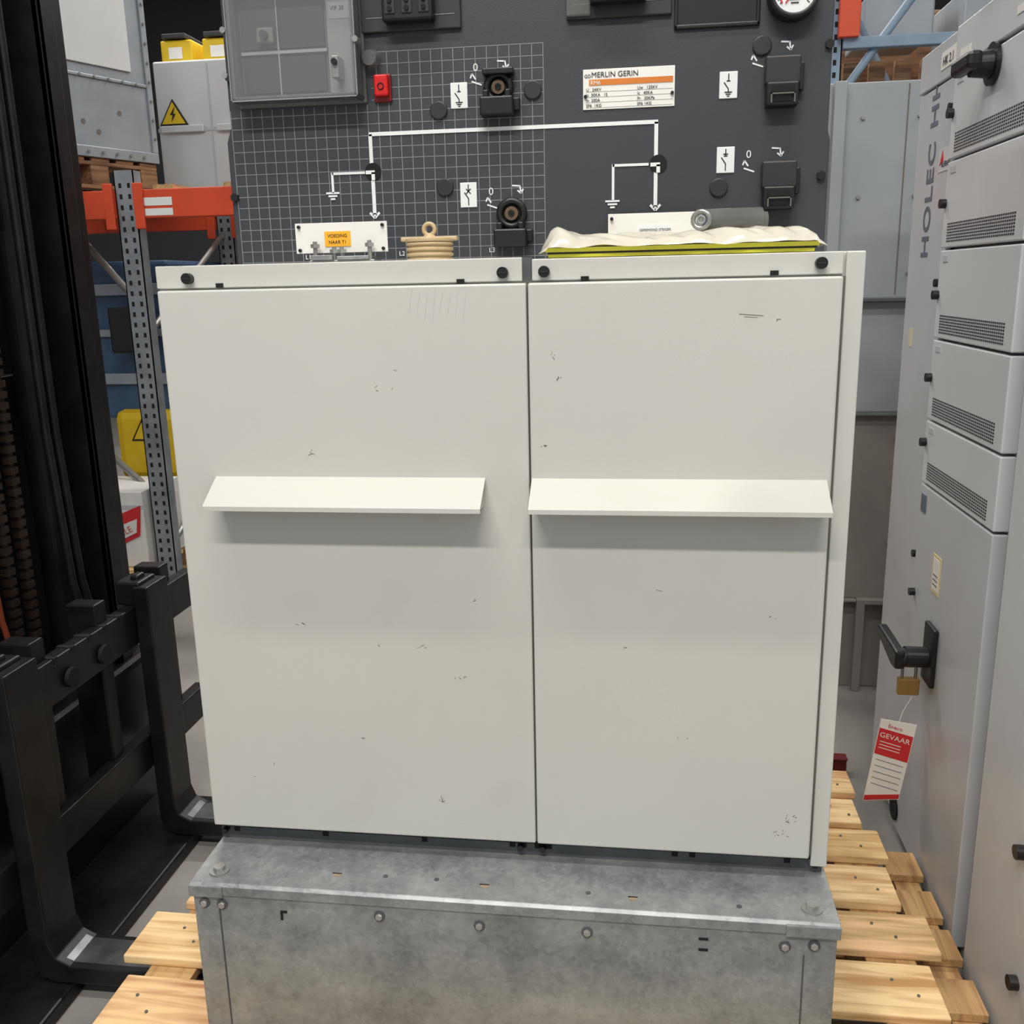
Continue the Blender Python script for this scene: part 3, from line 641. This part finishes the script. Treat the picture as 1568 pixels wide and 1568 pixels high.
for k,x in enumerate((-1.97,-1.72)):
    box(YC,'case_%d'%k,x,x+.19,wy+.1,wy+.5,2.192,2.32,YEL,.01);box(YC,'case_lid_%d'%k,x+.02,x+.16,wy+.08,wy+.5,2.325,2.35,BLACK2,.004);box(YC,'case_label_%d'%k,x+.05,x+.13,wy+.095,wy+.1,2.22,2.28,PLATE)
BM=top('blue_machine')
box(BM,'body',-2.55,-1.76,3.5,4.6,.25,1.1,BLUEP,.02)
boxes(BM,'panels',[(-2.5,-1.8,3.48,3.5,.70,.74),(-2.5,-1.8,3.48,3.5,.44,.50),(-2.5,-1.8,3.47,3.5,.92,.98)],BLUEG,.004)
box(BM,'dark_box',-2.05,-1.85,3.35,3.49,.62,.86,BLACK,.01)
boxes(BM,'legs',[(x,x+.06,y,y+.06,FL,.25) for x in (-2.5,-1.85) for y in (3.55,4.4)],BLACK)
box(BM,'rear_cabinet',-1.62,-1.1,4.3,5,-.5,1.0,BLACK2,.01)
YM_=top('yellow_machine')
box(YM_,'hood',-2.15,-1.72,3.45,3.9,-.10,.30,YEL,.05)
box(YM_,'skirt',-2.2,-1.68,3.45,3.95,FL+.08,-.11,BLACK2,.02)
prism(YM_,'triangle_edge',[(-2.05,.13),(-1.91,.13),(-1.98,.25)],1,3.445,3.449,BLKTXT)
prism(YM_,'triangle',[(-2.032,.14),(-1.928,.14),(-1.98,.232)],1,3.44,3.445,YEL)
cyls(YM_,'wheels',[((x,3.5,FL+.09),(x,3.56,FL+.09),.09) for x in (-2.1,-1.75)],BLACK,24)
FB=top('fragile_carton')
box(FB,'carton',-2.25,-1.75,2.95,3.35,FL+.13,-.05,BOXW,.005)
box(FB,'tape',-2.25,-1.75,2.948,2.95,-.14,-.12,GREYW)
prism(FB,'label_red',[(-1.99,-.38),(-1.78,-.28),(-1.76,-.12),(-1.96,-.20)],1,2.945,2.949,REDP)
prism(FB,'label_white',[(-1.970,-.345),(-1.795,-.262),(-1.785,-.19),(-1.955,-.255)],1,2.942,2.945,BOXW)
text(FB,'label_text','FRAGILE',(-1.965,2.9415,-.325),.045,REDP).rotation_euler=(math.radians(90),math.radians(-25),0)
PC=top('wooden_pallet.003')
boxes(PC,'boards',[(-2.3,-1.74,y,y+.1,FL+.108,FL+.128) for y in (2.9,3.05,3.2,3.35)]+[(-2.3,-1.74,y,y+.1,FL+.001,FL+.02) for y in (2.9,3.35)],WOOD,.002)
boxes(PC,'blocks',[(x,x+.1,y,y+.1,FL+.0205,FL+.1075) for x in (-2.3,-2.05,-1.84) for y in (2.9,3.35)],WOODD,.002)

# ---------------------------------------------------------------- right background
GE=top('sheet_metal_enclosure')
box(GE,'upper',1.25,2.9,2.02,2.9,.86,1.56,PLG,.004)
box(GE,'middle',1.25,2.9,2.04,2.9,.47,.855,PLG,.004)
box(GE,'lower',1.25,2.9,2.02,2.9,-.22,.465,PLB,.004)
box(GE,'bottom',1.25,2.9,2.04,2.9,FL,-.225,PLB,.004)
boxes(GE,'ledges',[(1.25,2.9,2.0,2.04,.855,.870),(1.25,2.9,1.99,2.04,.462,.472)],GALVD,.003)
boxes(GE,'frame_low',[(1.56,1.59,1.99,2.02,FL,-.23),(1.56,2.9,1.99,2.02,-.235,-.215),(1.25,1.56,2.0,2.03,-.23,-.22),(1.66,1.68,2.0,2.02,FL,-.23)],PLB,.003)
boxes(GE,'edge_post',[(1.38,1.42,1.98,2.02,.86,1.56)],PLG,.003)
boxes(GE,'seams',[(1.50,1.504,2.018,2.021,-.22,.462),(1.62,1.624,2.018,2.021,.88,1.55)],GAPM)
cyls(GE,'rivets',[((x,2.02,z),(x,2.012,z),.007) for x in (1.48,1.66,1.80) for z in (.0,.2,.38,.95,1.2,1.45)],STEEL,8)
RR=top('pallet_rack.001')
upright(RR,'upright',1.50,3.1,3.6,RACKB)
upright(RR,'upright_rear',1.50,4.2,3.6,RACKB)
boxes(RR,'beam',[(1.60,4.2,3.08,3.13,1.88,1.925)],RACKB,.004)
boxes(RR,'orange_bracket',[(1.575,1.66,3.05,3.09,1.92,2.30)],ORANGE,.004)
tube(RR,'brace',[(1.62,3.12,1.72),(1.97,3.12,2.2)],.018,RACKB)
tube(RR,'brace_b',[(1.62,3.5,2.3),(1.95,3.6,1.75)],.016,RACKB)
boxes(RR,'timber_deck',[(1.60,4.2,3.3+i*.16,3.42+i*.16,1.66,1.69) for i in range(6)]+[(1.64+i*.11,1.71+i*.11,3.26,3.29,1.64,1.86) for i in range(12)],WOODO,.002)
boxes(RR,'stored_boxes',[(1.78,2.1,3.6,4.0,2.02,2.2),(2.2,2.8,3.5,4.0,2.0,2.2)],BLUEG,.01)
boxes(RR,'dark_goods',[(1.6,2.9,4.3,5.0,1.5,2.3)],WOODO,.02)

# ---------------------------------------------------------------- lamps
LM=top('ceiling_lamps')
def lamp(i,x,y,lx,ly,power,z=4.6):
    box(LM,'housing_%d'%i,x-lx/2-.02,x+lx/2+.02,y-ly/2-.02,y+ly/2+.02,z,z+.08,GREYW2,.005)
    box(LM,'diffuser_%d'%i,x-lx/2,x+lx/2,y-ly/2,y+ly/2,z-.02,z-.001,LIT)
    boxes(LM,'hanger_%d'%i,[(x-.01,x+.01,y-.01,y+.01,z+.08,5.2)],STEEL)
    L=bpy.data.lights.new('lamp_light_%d'%i,'AREA');L.shape='RECTANGLE';L.size=lx;L.size_y=ly;L.energy=power;L.color=(1,.965,.91)
    o=bpy.data.objects.new('lamp_light_%d'%i,L);bpy.context.collection.objects.link(o);o.location=(x,y,z-.03);o.parent=LM
lamp(0,.4,-3.4,3.0,.25,235)
lamp(1,.3,-1.1,2.4,.2,88)
lamp(2,-3.2,1.2,.25,4,90)
lamp(3,3.6,.2,.25,4,80)
lamp(4,0,4.2,5,.25,190)
lamp(5,0,7.5,5,.25,170)
w=bpy.data.worlds.new('hall_ambient');S.world=w;w.use_nodes=True
w.node_tree.nodes['Background'].inputs[0].default_value=(.95,.98,1,1);w.node_tree.nodes['Background'].inputs[1].default_value=.50

# ---------------------------------------------------------------- camera
cd=bpy.data.cameras.new('camera');co=bpy.data.objects.new('camera',cd);bpy.context.collection.objects.link(co)
yaw,pit,rol=-.1380,.2401,-.0225
cy_,sy=math.cos(yaw),math.sin(yaw);cp,sp=math.cos(pit),math.sin(pit)
fw=Vector((sy*cp,cy_*cp,-sp));rt=Vector((cy_,-sy,0));up=rt.cross(fw)
cr,sr=math.cos(rol),math.sin(rol)
r2=cr*rt+sr*up;u2=-sr*rt+cr*up
M=Matrix((r2,u2,-fw)).transposed().to_4x4();M.translation=(0.7633,-1.4544,.9547)
co.matrix_world=M
cd.sensor_width=36;cd.lens=36*1450/1568.;cd.clip_start=.02;cd.clip_end=60
S.camera=co
